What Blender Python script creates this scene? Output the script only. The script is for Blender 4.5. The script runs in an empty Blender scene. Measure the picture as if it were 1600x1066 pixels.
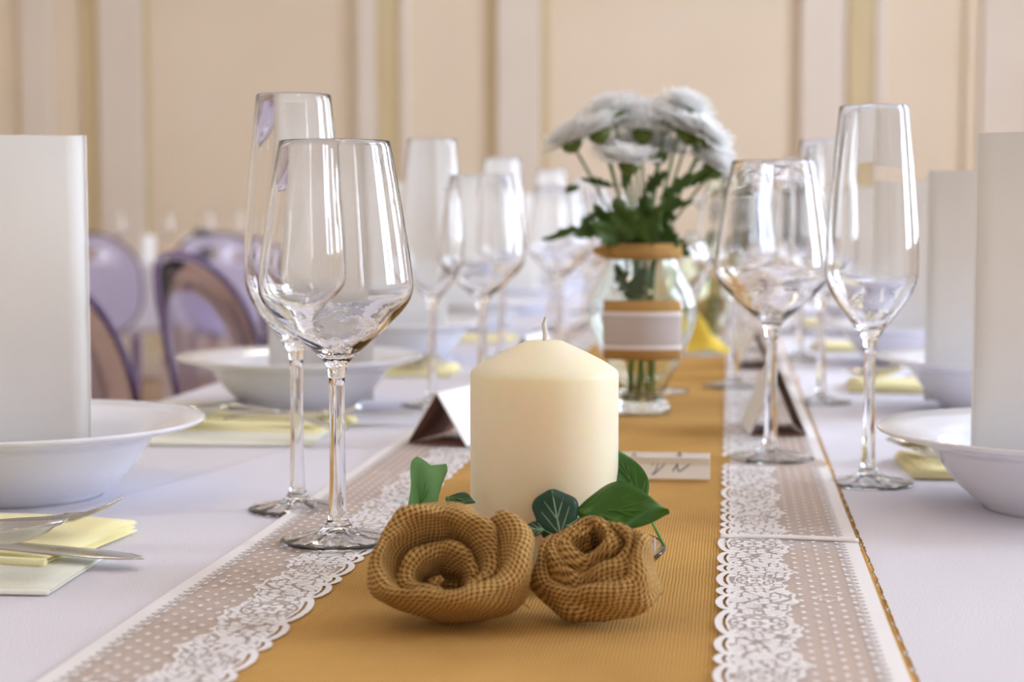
import bpy, bmesh, math, random
import numpy as np
from mathutils import Vector, Matrix, Euler, noise
C = bpy.context.scene.collection
sc = bpy.context.scene
PI = math.pi
T = 0.75            # height of the laid table
rnd = random.Random(4)

# ------------------------------------------------------------------ camera, world, lights, exposure
cam = bpy.data.cameras.new('camera'); camo = bpy.data.objects.new('camera', cam); C.objects.link(camo)
cam.sensor_width = 36; cam.lens = 58.5; cam.clip_start = 0.02
yaw = math.atan(340/2600); pitch = math.atan(193/2600)
camo.location = (0, 0, T+0.195); camo.rotation_euler = (PI/2-pitch, 0, yaw)
cam.dof.use_dof = True; cam.dof.focus_distance = 0.93; cam.dof.aperture_fstop = 7.2
sc.camera = camo
w = bpy.data.worlds.new('overcast'); sc.world = w; w.use_nodes = True
bg = w.node_tree.nodes['Background']; bg.inputs[0].default_value = (0.71, 0.82, 1.0, 1); bg.inputs[1].default_value = 17
sc.view_settings.view_transform = 'Standard'; sc.view_settings.look = 'None'
sc.view_settings.exposure = 0.06; sc.view_settings.gamma = 1; sc.view_settings.use_curve_mapping = False
sc.cycles.max_bounces = 16; sc.cycles.transmission_bounces = 16; sc.cycles.transparent_max_bounces = 16
sc.cycles.diffuse_bounces = 5; sc.cycles.sample_clamp_indirect = 12

RX, LX, FY, BY, CZ = 3.2, -4.6, -2.4, 9.5, 4.0       # the hall
WIN = [(-2.0, -1.5), (1.1, 2.3), (3.4, 4.7), (5.9, 7.2)]
WZ0, WZ1 = 0.95, 3.3
def area(name, loc, rot, sx, sy, power, col, portal=False, shape='RECTANGLE'):
    l = bpy.data.lights.new(name, 'AREA'); l.shape = shape; l.size = sx; l.size_y = sy; l.energy = power; l.color = col
    if portal: l.cycles.is_portal = True
    o = bpy.data.objects.new(name, l); C.objects.link(o); o.location = loc; o.rotation_euler = rot
    return o
for i, (a, b) in enumerate(WIN):
    area('window_portal', (RX+0.16, (a+b)/2, (WZ0+WZ1)/2), (PI/2, 0, PI/2), b-a, WZ1-WZ0, 1, (1, 1, 1), True)
LAMPS = [(-1.6, 0.2), (-1.6, 3.2), (-1.6, 6.4), (1.2, 4.8), (1.2, -1.2)]
for x, y in LAMPS:
    area('lamp_light', (x, y, CZ-0.32), (0, 0, 0), 0.5, 0.5, 7, (1, 0.84, 0.64), shape='DISK')

# ------------------------------------------------------------------ materials
def mat(name, col, rough=0.5, **k):
    m = bpy.data.materials.new(name); m.use_nodes = True
    p = m.node_tree.nodes['Principled BSDF']
    p.inputs['Base Color'].default_value = (*col, 1); p.inputs['Roughness'].default_value = rough
    for a, v in k.items():
        p.inputs[a.replace('_', ' ')].default_value = v
    return m
def N(m, t, **k):
    n = m.node_tree.nodes.new(t)
    for a, v in k.items(): setattr(n, a, v)
    return n
def L(m, a, b): m.node_tree.links.new(a, b)
def srgb(r, g, b):
    f = lambda c: ((c/255+0.055)/1.055)**2.4 if c > 10 else c/255/12.92
    return (f(r), f(g), f(b))
def varied(name, c1, c2, rough, scale, bump=0.0, bscale=None, **k):
    m = mat(name, c1, rough, **k); p = m.node_tree.nodes['Principled BSDF']
    tc = N(m, 'ShaderNodeTexCoord'); nz = N(m, 'ShaderNodeTexNoise'); nz.inputs['Scale'].default_value = scale; nz.inputs['Detail'].default_value = 4
    L(m, tc.outputs['Object'], nz.inputs['Vector'])
    r = N(m, 'ShaderNodeValToRGB'); r.color_ramp.elements[0].color = (*c1, 1); r.color_ramp.elements[1].color = (*c2, 1)
    r.color_ramp.elements[0].position = .3; r.color_ramp.elements[1].position = .7
    L(m, nz.outputs[0], r.inputs[0]); L(m, r.outputs[0], p.inputs['Base Color'])
    if bump:
        n2 = N(m, 'ShaderNodeTexNoise'); n2.inputs['Scale'].default_value = bscale or scale; L(m, tc.outputs['Object'], n2.inputs['Vector'])
        b = N(m, 'ShaderNodeBump'); b.inputs['Strength'].default_value = 1; b.inputs['Distance'].default_value = bump
        L(m, n2.outputs[0], b.inputs['Height']); L(m, b.outputs[0], p.inputs['Normal'])
    return m
def weave(name, dark, lo, hi, n, coord, bump, blotch=9):
    """open plain weave: over/under threads with dark gaps"""
    m = mat(name, hi, 0.95); p = m.node_tree.nodes['Principled BSDF']
    p.inputs['Specular IOR Level'].default_value = 0.15
    tc = N(m, 'ShaderNodeTexCoord'); sp = N(m, 'ShaderNodeSeparateXYZ')
    wob = N(m, 'ShaderNodeTexNoise'); wob.inputs['Scale'].default_value = 60 if coord == 'Object' else 120
    L(m, tc.outputs['Object'], wob.inputs['Vector'])
    sc_ = N(m, 'ShaderNodeVectorMath', operation='SCALE'); L(m, wob.outputs['Color'], sc_.inputs[0]); sc_.inputs['Scale'].default_value = 0.0012
    ad = N(m, 'ShaderNodeVectorMath', operation='ADD'); L(m, tc.outputs[coord], ad.inputs[0]); L(m, sc_.outputs[0], ad.inputs[1])
    L(m, ad.outputs[0], sp.inputs[0])
    def math_(op, a, b=None):
        q = N(m, 'ShaderNodeMath', operation=op)
        for i, v in enumerate((a, b)):
            if v is None: continue
            if isinstance(v, (int, float)): q.inputs[i].default_value = v
            else: L(m, v, q.inputs[i])
        return q.outputs[0]
    su = math_('SINE', math_('MULTIPLY', sp.outputs[0], n*PI)); sv = math_('SINE', math_('MULTIPLY', sp.outputs[1], n*PI))
    a = math_('ABSOLUTE', su); b = math_('ABSOLUTE', sv)
    par = math_('MULTIPLY', math_('MULTIPLY', su, sv), 0.35)
    h = math_('MAXIMUM', math_('MULTIPLY', a, math_('ADD', par, 0.75)), math_('MULTIPLY', b, math_('SUBTRACT', 0.75, par)))
    r = N(m, 'ShaderNodeValToRGB'); e = r.color_ramp.elements
    e[0].position = .12; e[0].color = (*dark, 1); e[1].position = .9; e[1].color = (*hi, 1)
    q = e.new(.5); q.color = (*lo, 1)
    L(m, h, r.inputs[0])
    nz = N(m, 'ShaderNodeTexNoise'); nz.inputs['Scale'].default_value = blotch; nz.inputs['Detail'].default_value = 5
    L(m, tc.outputs['Object'], nz.inputs['Vector'])
    mx = N(m, 'ShaderNodeMix', data_type='RGBA', blend_type='MULTIPLY'); mx.inputs[0].default_value = .5
    r2 = N(m, 'ShaderNodeValToRGB'); r2.color_ramp.elements[0].color = (.55, .5, .45, 1); r2.color_ramp.elements[0].position = .3; r2.color_ramp.elements[1].position = .65
    L(m, nz.outputs[0], r2.inputs[0]); L(m, r.outputs[0], mx.inputs['A']); L(m, r2.outputs[0], mx.inputs['B'])
    L(m, mx.outputs['Result'], p.inputs['Base Color'])
    bp = N(m, 'ShaderNodeBump'); bp.inputs['Strength'].default_value = 1; bp.inputs['Distance'].default_value = bump
    L(m, h, bp.inputs['Height']); L(m, bp.outputs[0], p.inputs['Normal'])
    return m

M = {}
M['glass'] = mat('clear_glass', (1, 1, 1), 0.0, Transmission_Weight=1.0, IOR=1.47)
M['glass_green'] = mat('greenish_glass', (.93, .98, .94), 0.02, Transmission_Weight=1.0, IOR=1.45)
M['cloth'] = varied('white_tablecloth', srgb(231, 229, 239), srgb(235, 233, 243), 0.85, 3, 0.0004, 900)
M['burlap'] = weave('burlap', srgb(124, 82, 34), srgb(198, 150, 80), srgb(224, 180, 108), 560, 'Object', 0.0003)
M['rose'] = weave('burlap_rose', srgb(52, 30, 8), srgb(156, 112, 54), srgb(222, 184, 120), 400, 'UV', 0.0007, 40)
M['thread'] = mat('jute_thread', srgb(158, 116, 54), .9)
M['lace'] = mat('white_lace', srgb(242, 238, 238), .8)
t = bpy.data.materials.new('tulle_net'); t.use_nodes = True; M['tulle'] = t
p = t.node_tree.nodes['Principled BSDF']; p.inputs['Base Color'].default_value = (*srgb(236, 228, 228), 1); p.inputs['Roughness'].default_value = .9; p.inputs['Alpha'].default_value = .50
M['candle'] = varied('cream_wax', srgb(250, 237, 208), srgb(252, 240, 214), 0.42, 8, Subsurface_Weight=0.85, Subsurface_Scale=0.032)
M['candle'].node_tree.nodes['Principled BSDF'].inputs['Subsurface Radius'].default_value = (1.0, .48, .17)
M['wick'] = mat('waxed_wick', srgb(225, 220, 210), .8)
M['bowl'] = mat('white_porcelain', srgb(240, 240, 246), 0.12)
M['paper'] = varied('white_card', srgb(245, 244, 241), srgb(248, 247, 244), .8, 12)
M['kraft'] = mat('brown_card_lining', srgb(136, 98, 84), .8)
M['napkin_y'] = varied('yellow_paper_napkin', srgb(248, 236, 172), srgb(252, 243, 196), .9, 20, .0003, 700)
M['napkin_p'] = varied('pale_cream_paper_napkin', srgb(240, 240, 222), srgb(246, 244, 230), .9, 20, .0003, 700)
M['steel'] = mat('polished_steel', (.62, .60, .56), .16, Metallic=1.0)
M['leaf'] = varied('ivy_green', srgb(38, 90, 14), srgb(62, 118, 22), .38, 60)
M['leaf_light'] = varied('light_ivy_underside', srgb(108, 168, 106), srgb(128, 184, 120), .5, 60)
M['leaf_dark'] = varied('dark_ivy', srgb(14, 62, 44), srgb(30, 84, 62), .34, 70)
M['vein'] = mat('pale_leaf_vein', srgb(150, 186, 150), .5)
M['vein_g'] = mat('green_leaf_vein', srgb(96, 142, 56), .5)
M['stemg'] = mat('flower_stem', srgb(92, 128, 62), .55)
M['fleaf'] = varied('chrysanthemum_leaf', srgb(50, 78, 20), srgb(76, 108, 34), .55, 50)
M['petal'] = mat('white_petal', srgb(248, 248, 247), .6)
_m = M['petal']; _t = N(_m, 'ShaderNodeBsdfTranslucent'); _t.inputs[0].default_value = (*srgb(248, 248, 246), 1); _x = N(_m, 'ShaderNodeMixShader'); _x.inputs[0].default_value = .45
L(_m, _m.node_tree.nodes['Principled BSDF'].outputs[0], _x.inputs[1]); L(_m, _t.outputs[0], _x.inputs[2]); L(_m, _x.outputs[0], _m.node_tree.nodes['Material Output'].inputs[0])
M['calyx'] = mat('green_calyx', srgb(92, 110, 34), .6)
M['ink'] = mat('grey_ink', srgb(90, 88, 104), .6)
M['poly'] = mat('smoky_clear_plastic', (.80, .76, .92), 0.08, Transmission_Weight=1.0, IOR=1.12)
M['polyrim'] = mat('smoky_plastic_edge', (.16, .09, .22), 0.08, Transmission_Weight=.35, IOR=1.45)
M['wall'] = varied('beige_wall_paint', srgb(236, 220, 196), srgb(240, 225, 203), .8, 1.2)
M['pil'] = varied('pale_cream_paint', srgb(232, 220, 206), srgb(235, 224, 211), .7, 2)
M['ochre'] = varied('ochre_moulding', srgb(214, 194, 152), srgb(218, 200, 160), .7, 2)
M['ceil'] = mat('white_ceiling_paint', srgb(240, 239, 238), .9)
M['wood'] = mat('brown_wood', srgb(150, 116, 90), .4)
M['plank'] = varied('oak_floor_plank', srgb(176, 146, 118), srgb(194, 166, 138), .35, 5)
M['lampglass'] = mat('lamp_opal', (1, .9, .75), .4, Emission_Strength=1.5); M['lampglass'].node_tree.nodes['Principled BSDF'].inputs['Emission Color'].default_value = (1, .82, .6, 1)
M['bottle'] = mat('grey_glass', srgb(120, 128, 132), .1, Transmission_Weight=.4)

# ------------------------------------------------------------------ mesh helpers
def mesh(name, V, F, m=None, smooth=False, parent=None, loc=None, rot=None, uv=None):
    me = bpy.data.meshes.new(name); me.from_pydata([tuple(v) for v in V], [], [tuple(f) for f in F])
    if m: me.materials.append(m)
    if smooth: me.polygons.foreach_set('use_smooth', [True]*len(me.polygons))
    if uv is not None:
        ul = me.uv_layers.new(name='UVMap'); li = np.zeros(len(me.loops), 'i'); me.loops.foreach_get('vertex_index', li)
        ul.data.foreach_set('uv', np.asarray(uv, 'f')[li].ravel())
    me.update()
    o = bpy.data.objects.new(name, me); C.objects.link(o)
    if parent: o.parent = parent
    if loc: o.location = loc
    if rot: o.rotation_euler = rot
    return o
def tag(o, label, cat, group=None, kind=None):
    o['label'] = label; o['category'] = cat
    if group: o['group'] = group
    if kind: o['kind'] = kind
    return o
def thing(name, label, cat, loc=(0, 0, 0), rz=0, group=None):
    o = bpy.data.objects.new(name, None); o.empty_display_size = .02; C.objects.link(o); o.location = loc; o.rotation_euler = (0, 0, rz)
    return tag(o, label, cat, group)
def copy_tree(o, parent=None):
    c = o.copy(); C.objects.link(c); c.parent = parent
    for ch in list(o.children): copy_tree(ch, c)
    return c
def box(x0, x1, y0, y1, z0, z1):
    V = [(x, y, z) for z in (z0, z1) for y in (y0, y1) for x in (x0, x1)]
    F = [(0, 2, 3, 1), (4, 5, 7, 6), (0, 1, 5, 4), (2, 6, 7, 3), (0, 4, 6, 2), (1, 3, 7, 5)]
    return V, F
def merge(*parts):
    V, F = [], []
    for v, f in parts:
        n = len(V); V += [tuple(a) for a in v]; F += [tuple(i+n for i in a) for a in f]
    return V, F
def lathe(prof, seg=48, closed=False):
    """prof: (r,z) list from axis/outer; poles where r==0"""
    V, F, rings = [], [], []
    for r, z in prof:
        if r <= 1e-6: V.append((0, 0, z)); rings.append([len(V)-1])
        else:
            k = len(V); V += [(r*math.cos(2*PI*i/seg), r*math.sin(2*PI*i/seg), z) for i in range(seg)]; rings.append(list(range(k, k+seg)))
    R_ = rings + ([rings[0]] if closed else [])
    for a, b in zip(R_, R_[1:]):
        for i in range(seg):
            j = (i+1) % seg
            if len(a) == 1 and len(b) == 1: continue
            if len(a) == 1: F.append((a[0], b[j], b[i]))
            elif len(b) == 1: F.append((a[i], a[j], b[0]))
            else: F.append((a[i], a[j], b[j], b[i]))
    return V, F
def smooth_prof(pts, n=6):
    """Catmull-Rom through points"""
    out = []; P = [pts[0]] + list(pts) + [pts[-1]]
    for i in range(1, len(P)-2):
        p0, p1, p2, p3 = [np.array(q) for q in P[i-1:i+3]]
        for k in range(n):
            t = k/n
            out.append(tuple(.5*((2*p1)+(-p0+p2)*t+(2*p0-5*p1+4*p2-p3)*t*t+(-p0+3*p1-3*p2+p3)*t**3)))
    out.append(tuple(pts[-1])); return out
def tube(path, rad, seg=8):
    P = [Vector(p) for p in path]; n = len(P); rad = rad if isinstance(rad, (list, tuple)) else [rad]*n
    V, F = [], []
    up = Vector((0.13, 0.21, 1)).normalized()
    for i in range(n):
        d = (P[min(i+1, n-1)]-P[max(i-1, 0)]).normalized()
        x = d.cross(up)
        if x.length < 1e-3: x = d.cross(Vector((1, 0, 0)))
        x.normalize(); y = d.cross(x)
        for k in range(seg):
            a = 2*PI*k/seg; V.append(tuple(P[i]+x*math.cos(a)*rad[i]+y*math.sin(a)*rad[i]))
    for i in range(n-1):
        for k in range(seg):
            j = (k+1) % seg; F.append((i*seg+k, i*seg+j, (i+1)*seg+j, (i+1)*seg+k))
    F.append(tuple(range(seg))[::-1]); F.append(tuple((n-1)*seg+k for k in range(seg)))
    return V, F
def grid(nu, nv, fn):
    V = [fn(i/(nu-1), j/(nv-1)) for i in range(nu) for j in range(nv)]
    F = [(i*nv+j, (i+1)*nv+j, (i+1)*nv+j+1, i*nv+j+1) for i in range(nu-1) for j in range(nv-1)]
    return V, F
def solid(o, th, off=0):
    md = o.modifiers.new('thickness', 'SOLIDIFY'); md.thickness = th; md.offset = off; return o
def bevel(o, wd, seg=2):
    md = o.modifiers.new('bevel', 'BEVEL'); md.width = wd; md.segments = seg; md.limit_method = 'ANGLE'; return o

# ------------------------------------------------------------------ the room
def struct(o): o['kind'] = 'structure'; return o
fl = struct(mesh('floor', *box(LX, RX, FY, BY, -.06, -.004), M['wood']))
pl = mesh('floor_plank', *box(0, .178, 0, 1.79, -.004, .008), M['plank'], parent=fl)
bevel(pl, .002, 1)
k = 0
for i in range(24):
    for j in range(4):
        x = -4.55+i*.18; y = 1.9+j*1.8+(i % 2)*.4
        q = pl if k == 0 else pl.copy()
        if k: C.objects.link(q); q.name = 'floor_plank'
        q.location = (x, y, 0); k += 1
struct(mesh('ceiling', *box(LX, RX, FY, BY, CZ, CZ+.1), M['ceil']))
struct(mesh('wall_left', *box(LX-.15, LX, FY, BY, -.06, CZ), M['wall']))
struct(mesh('wall_front', *box(LX, RX, FY-.15, FY, -.06, CZ), M['pil']))
wb = struct(mesh('wall_back', *box(LX, RX, BY, BY+.15, -.06, CZ), M['wall']))
parts = [box(RX, RX+.3, FY, BY, -.06, WZ0), box(RX, RX+.3, FY, BY, WZ1, CZ)]
ys = [FY]+[v for ab in WIN for v in ab]+[BY]
for a, b in zip(ys[::2], ys[1::2]): parts.append(box(RX, RX+.3, a, b, WZ0, WZ1))
struct(mesh('wall_right', *merge(*parts), M['wall']))
for i, (a, b) in enumerate(WIN):
    fr = [box(RX+.1, RX+.15, a, a+.05, WZ0, WZ1), box(RX+.1, RX+.15, b-.05, b, WZ0, WZ1), box(RX+.1, RX+.15, a, b, WZ0, WZ0+.06),
          box(RX+.1, RX+.15, a, b, WZ1-.06, WZ1), box(RX+.09, RX+.15, (a+b)/2-.05, (a+b)/2+.05, WZ0, WZ1), box(RX+.1, RX+.15, a, b, 2.55, 2.6)]
    fo = struct(mesh('window_%d' % (i+1), *merge(*fr), M['pil']))
    mesh('window_sill', *box(RX-.05, RX+.1, a-.05, b+.05, WZ0-.04, WZ0), M['pil'], parent=fo)
# back wall: pilasters, ochre mouldings, raised panel fields
def wx(px):      # a mark on the back wall from its bearing
    a = (px-1140)/2600; return a*BY
k = 1
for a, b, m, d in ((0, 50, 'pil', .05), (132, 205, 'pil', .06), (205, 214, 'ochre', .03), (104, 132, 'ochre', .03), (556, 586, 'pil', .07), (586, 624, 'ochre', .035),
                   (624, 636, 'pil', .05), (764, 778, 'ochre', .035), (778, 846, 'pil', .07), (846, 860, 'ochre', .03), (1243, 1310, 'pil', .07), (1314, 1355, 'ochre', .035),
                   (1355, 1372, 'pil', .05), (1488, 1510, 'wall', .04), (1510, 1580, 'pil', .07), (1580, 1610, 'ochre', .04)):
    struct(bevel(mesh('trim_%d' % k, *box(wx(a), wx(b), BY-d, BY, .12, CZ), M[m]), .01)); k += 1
struct(bevel(mesh('baseboard_back', *box(LX, RX, BY-.09, BY, 0, .12), M['pil']), .01))
for i, (x, y) in enumerate(LAMPS):
    lt = thing('ceiling_lamp', 'opal disc ceiling lamp', 'lamp', (x, y, CZ), 0, 'opal ceiling lamps out of view')
    mesh('lamp_shade', *lathe([(0, -.16), (.16, -.16), (.2, -.13), (.2, -.08), (.03, -.06), (0, -.06)], 32), M['lampglass'], True, lt)
    mesh('stem', *tube([(0, 0, -.07), (0, 0, 0)], .012), M['pil'], True, lt)

# ------------------------------------------------------------------ the laid table
CX = -0.105; TX0, TX1, TY0, TY1 = -0.60, 0.40, 0.30, 4.9
tb = thing('banquet_table', 'long banquet table hidden under the white cloth, set for dinner', 'table', (CX, 2.6, 0))
mesh('tabletop', *box(TX0-CX+.01, TX1-CX-.01, TY0-2.59, TY1-2.61, T-.035, T-.004), M['wood'], parent=tb)
for sx in (-.42, .42):
    for sy in (-2.1, 0, 2.1):
        bevel(mesh('leg', *box(sx-.025, sx+.025, sy-.025, sy+.025, 0.008, T-.035), M['wood'], parent=tb), .004)
def drape():
    x0, x1, y0, y1 = TX0, TX1, TY0, TY1; V, F = [], []
    per = []
    n = 60
    for i in range(n): per.append((x0+(x1-x0)*i/n, y0, 0, -1))
    for i in range(4*n): per.append((x1, y0+(y1-y0)*i/4/n, 1, 0))
    for i in range(n): per.append((x1-(x1-x0)*i/n, y1, 0, 1))
    for i in range(4*n): per.append((x0, y1-(y1-y0)*i/4/n, -1, 0))
    m = len(per); rows = [(0, T), (.006, T-.003), (.009, T-.012), (.012, T-.06), (.015, T-.15), (.020, T-.26)]
    V.append(((x0+x1)/2, (y0+y1)/2, T))
    for r, (off, z) in enumerate(rows):
        for i, (x, y, nx, ny) in enumerate(per):
            wv = off+(.006*math.sin(i*.55)+.004*math.sin(i*.23+1))*max(0, r-2)/3*1.2+ .004*max(0, r-2)
            V.append((x+nx*wv, y+ny*wv, z))
    for i in range(m): F.append((0, 1+i, 1+(i+1) % m))
    for r in range(len(rows)-1):
        for i in range(m):
            j = (i+1) % m; F.append((1+r*m+i, 1+(r+1)*m+i, 1+(r+1)*m+j, 1+r*m+j))
    return V, F
tag(mesh('tablecloth', *drape(), M['cloth'], True), 'plain white tablecloth over the long table, hanging down its sides', 'tablecloth')

# burlap runner with lace borders
RZ = T+.0012
def runner_z(x, y):
    z = .0005*math.sin(y*21+x*9)*math.sin(x*17+1)+.0004
    z += .010*math.exp(-((y-1.955-.02*(x+.1))/.011)**2) + .008*max(0, (y-2.16)/.075) * (1 if y < 2.26 else 0) + .003*math.exp(-((y-1.335+.1*(x+.1))/.02)**2)*math.exp(-((x+.0)/.08)**2)
    return max(z, 0)
def runner(y0, y1, ny, nx=40):
    xa, xb = -.284, .0795
    V, F = grid(ny, nx, lambda a, b: (xa+(xb-xa)*b + (.0012*math.sin(a*ny*.9) if b in (0, 1) else 0), y0+(y1-y0)*a, RZ+runner_z(xa+(xb-xa)*b, y0+(y1-y0)*a)))
    return V, F
ru = thing('table_runner', 'golden burlap runner with white lace borders down the middle of the table', 'table runner', (0, 0, 0))
o = mesh('burlap', *runner(.34, 2.235, 480), M['burlap'], True, ru); solid(o, .001, 1)
ru2 = thing('table_runner', 'second, blurred burlap and lace runner continuing beyond the yellow napkin plate', 'table runner', (0, 0, 0))
o = mesh('burlap', *runner(2.30, 4.86, 200), M['burlap'], True, ru2); solid(o, .001, 1)
# frayed jute fringe at the right selvedge
parts = []
for i in range(300):
    y = .5+i*.0058; x = .0790+rnd.uniform(0, .0006)
    parts.append(tube([(x, y, RZ+.0006), (x+rnd.uniform(.0002, .0009), y+rnd.uniform(.002, .004), RZ+.0007), (x+rnd.uniform(.0, .0008), y+.0065, RZ+.0003)], .0003, 4))
o = mesh('fringe', *merge(*parts), M['thread'], True, ru); o['kind'] = 'stuff'

def lace_mask(u, v):
    """True where thread fills the lace; u from scalloped edge inwards, v along"""
    lob = np.array([.052, .032, .018, .036, .018, .034]); ed = np.concatenate([[0], np.cumsum(lob)]); P = ed[-1]
    vv = v % P; k = np.clip(np.searchsorted(ed, vv, side='right')-1, 0, 5); wd = lob[k]; t = (vv-ed[k])/wd
    e = (.0022+.07*wd)*(1-np.abs(np.sin(PI*t))**.6)
    ue = u-e
    def dv_(c): return (v-c+P/2) % P-P/2
    inner = .038+.003*np.sin(2*PI*v/P*3)+.0012*np.sin(2*PI*v/P*11)
    m = (ue > 0) & (u < inner)
    # open work cut out of the scroll band
    cut = (np.abs(ue-.0044) < .0008) & (t > .14) & (t < .86)
    g = np.sin(u*760+2.6*np.sin(v*260))+np.sin(v*620+2.6*np.sin(u*260+1))
    cut |= (np.abs(g) < .30) & (ue > .0065) & (u < inner-.0012)
    g2 = np.sin(u*430+2*np.sin(v*190+2)); cut |= (g2 > .86) & (g > .2) & (ue > .007) & (u < inner-.002)
    # medallion in each large lobe
    for c, s_ in ((.026, 1.0), (.119, .72)):
        dv = dv_(c)/1.15/s_; du = (u-.0205)/s_; d = np.hypot(du, dv); th = np.arctan2(dv, du)
        reg = d < .0150
        rosc = (np.abs(d-.0135) < .0007) | (np.abs(d-.0088-.0016*np.cos(6*th)) < .0011) | (d < .0030+.0012*np.cos(5*th)) & (d > .0012) | ((np.abs(d-.0115) < .0009) & (np.cos(14*th) > .2))
        cut = np.where(reg, rosc, cut)
    m &= ~cut
    dv2 = dv_(.085)
    # net field with dots
    du3 = ((u/.0066) % 1-.5)*.0066; col = np.floor(u/.0066); dv3 = (((v/.0126)+.5*(col % 2)) % 1-.5)*.0126
    m |= (u > inner) & (u < .072) & (np.hypot(du3, dv3*.62) < .00130)
    dr = np.hypot(((u-.057)), dv2); m |= (np.abs(dr-.0055-.001*np.cos(8*np.arctan2(dv2, u-.057))) < .0006)
    # toothed straight heading
    tri = np.abs(((v/.0080) % 1)-.5)*2
    m |= (u > .0705+.0042*tri) & (u < .083)
    m |= (np.abs(u-.0685-.0042*tri) < .0006)
    return m & (ue > 0)
def lace(x_in, sgn, y0, y1, zoff, parent, du=.00052, dv=.0009, skew=0.0):
    W = .082; nu = int(W/du); nv = int((y1-y0)/dv)
    U = (np.arange(nu)+.5)*du; Vv = (np.arange(nv)+.5)*dv
    m = lace_mask(U[:, None], Vv[None, :]+y0)
    gu, gv = np.meshgrid(np.arange(nu+1)*du, np.arange(nv+1)*dv, indexing='ij')
    xs = x_in+sgn*gu; yv = y0+gv+skew*gu; rz = np.zeros_like(xs)
    rz = .0005*np.sin(yv*21+xs*9)*np.sin(xs*17+1)+.0004 + .010*np.exp(-((yv-1.955-.02*(xs+.1))/.011)**2) + .008*np.maximum(0, (yv-2.16)/.075)*(yv < 2.26)
    zs = RZ+np.maximum(rz, 0)+zoff
    Pn = np.stack([xs, yv, zs], -1).reshape(-1, 3)
    ii, jj = np.nonzero(m); a = ii*(nv+1)+jj
    F = np.stack([a, a+nv+1, a+nv+2, a+1], -1)
    if sgn < 0: F = F[:, ::-1]
    used, inv = np.unique(F.ravel(), return_inverse=True); Pn = Pn[used]; F = inv.reshape(-1, 4)
    me = bpy.data.meshes.new('lace_pattern'); me.vertices.add(len(Pn)); me.vertices.foreach_set('co', Pn.astype('f').ravel())
    me.loops.add(F.size); me.loops.foreach_set('vertex_index', F.astype('i').ravel())
    me.polygons.add(len(F)); me.polygons.foreach_set('loop_start', np.arange(len(F), dtype='i')*4)
    me.update(calc_edges=True); me.validate(); me.materials.append(M['lace'])
    b = bpy.data.objects.new('lace_border', me); C.objects.link(b); b.parent = parent
    V, Fn = grid(max(2, int((y1-y0)/.01)), 9, lambda p, q: (x_in+sgn*(.006+q*.074), y0+(y1-y0)*p+skew*(.006+q*.074), RZ+runner_z(x_in+sgn*(.006+q*.074), y0+(y1-y0)*p)+zoff-.0003))
    mesh('net', V, Fn, M['tulle'], True, b)
    return b
lace(-.203, -1, .42, 1.62, .0010, ru)
lace(-.203, -1, 1.62, 2.235, .0010, ru, .0011, .002)
lace(-.0055, 1, .42, .995, .0019, ru, skew=-.04)
lace(-.0045, 1, .972, 1.62, .0009, ru)
lace(-.0045, 1, 1.62, 2.235, .0010, ru, .0011, .002)
lace(-.203, -1, 2.30, 4.86, .0010, ru2, .0022, .004)
lace(-.0045, 1, 2.30, 4.86, .0010, ru2, .0022, .004)
# folded-over end of the upper lace piece
V, F = grid(30, 3, lambda a, b: (-.004+.081*a, .990-.0032*a+.0100*b+.004*math.sin(a*PI), RZ+.0030+.0012*math.sin(b*PI)))
solid(mesh('lace_seam', V, F, M['lace'], True, ru), .0005)

# ------------------------------------------------------------------ glasses
def glass_mesh(outer, inner):
    return lathe([(0, 0)]+outer+inner, 56)
wine_out = [(.033, 0), (.0345, .0006), (.0348, .0014)] + smooth_prof([(.033, .0022), (.022, .0040), (.011, .0072), (.0062, .0135), (.0052, .022)], 4) + \
    [(.0047, .040), (.0045, .070), (.0046, .095)] + smooth_prof([(.0048, .100), (.0066, .108), (.012, .1145), (.022, .1235), (.0335, .1345), (.0415, .1440), (.0450, .1520), (.0452, .1610), (.0428, .1800), (.0385, .2080), (.0325, .2425)], 6)
wine_in = [(.0322, .2429), (.0318, .2426), (.0317, .2420)] + smooth_prof([(.0378, .2080), (.0421, .1800), (.0445, .1612), (.0442, .1524), (.0405, .1449), (.0318, .1358), (.0205, .1252), (.0100, .1180), (.004, .1155), (0, .1150)], 5)
tall_out = [(.031, 0), (.0325, .0006), (.0328, .0014)] + smooth_prof([(.031, .0022), (.020, .0042), (.010, .0075), (.0056, .0135), (.0048, .022)], 4) + \
    [(.0043, .040), (.0041, .070), (.0042, .096)] + smooth_prof([(.0045, .101), (.0062, .108), (.011, .1150), (.019, .1255), (.0275, .1380), (.0322, .1490), (.0335, .1600), (.0328, .1850), (.0295, .2250), (.0245, .2760)], 6)
tall_in = [(.0242, .2764), (.0238, .2761), (.0237, .2755)] + smooth_prof([(.0288, .2250), (.0321, .1850), (.0328, .1603), (.0314, .1498), (.0264, .1396), (.0176, .1274), (.0095, .1185), (.004, .1155), (0, .1150)], 5)
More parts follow.
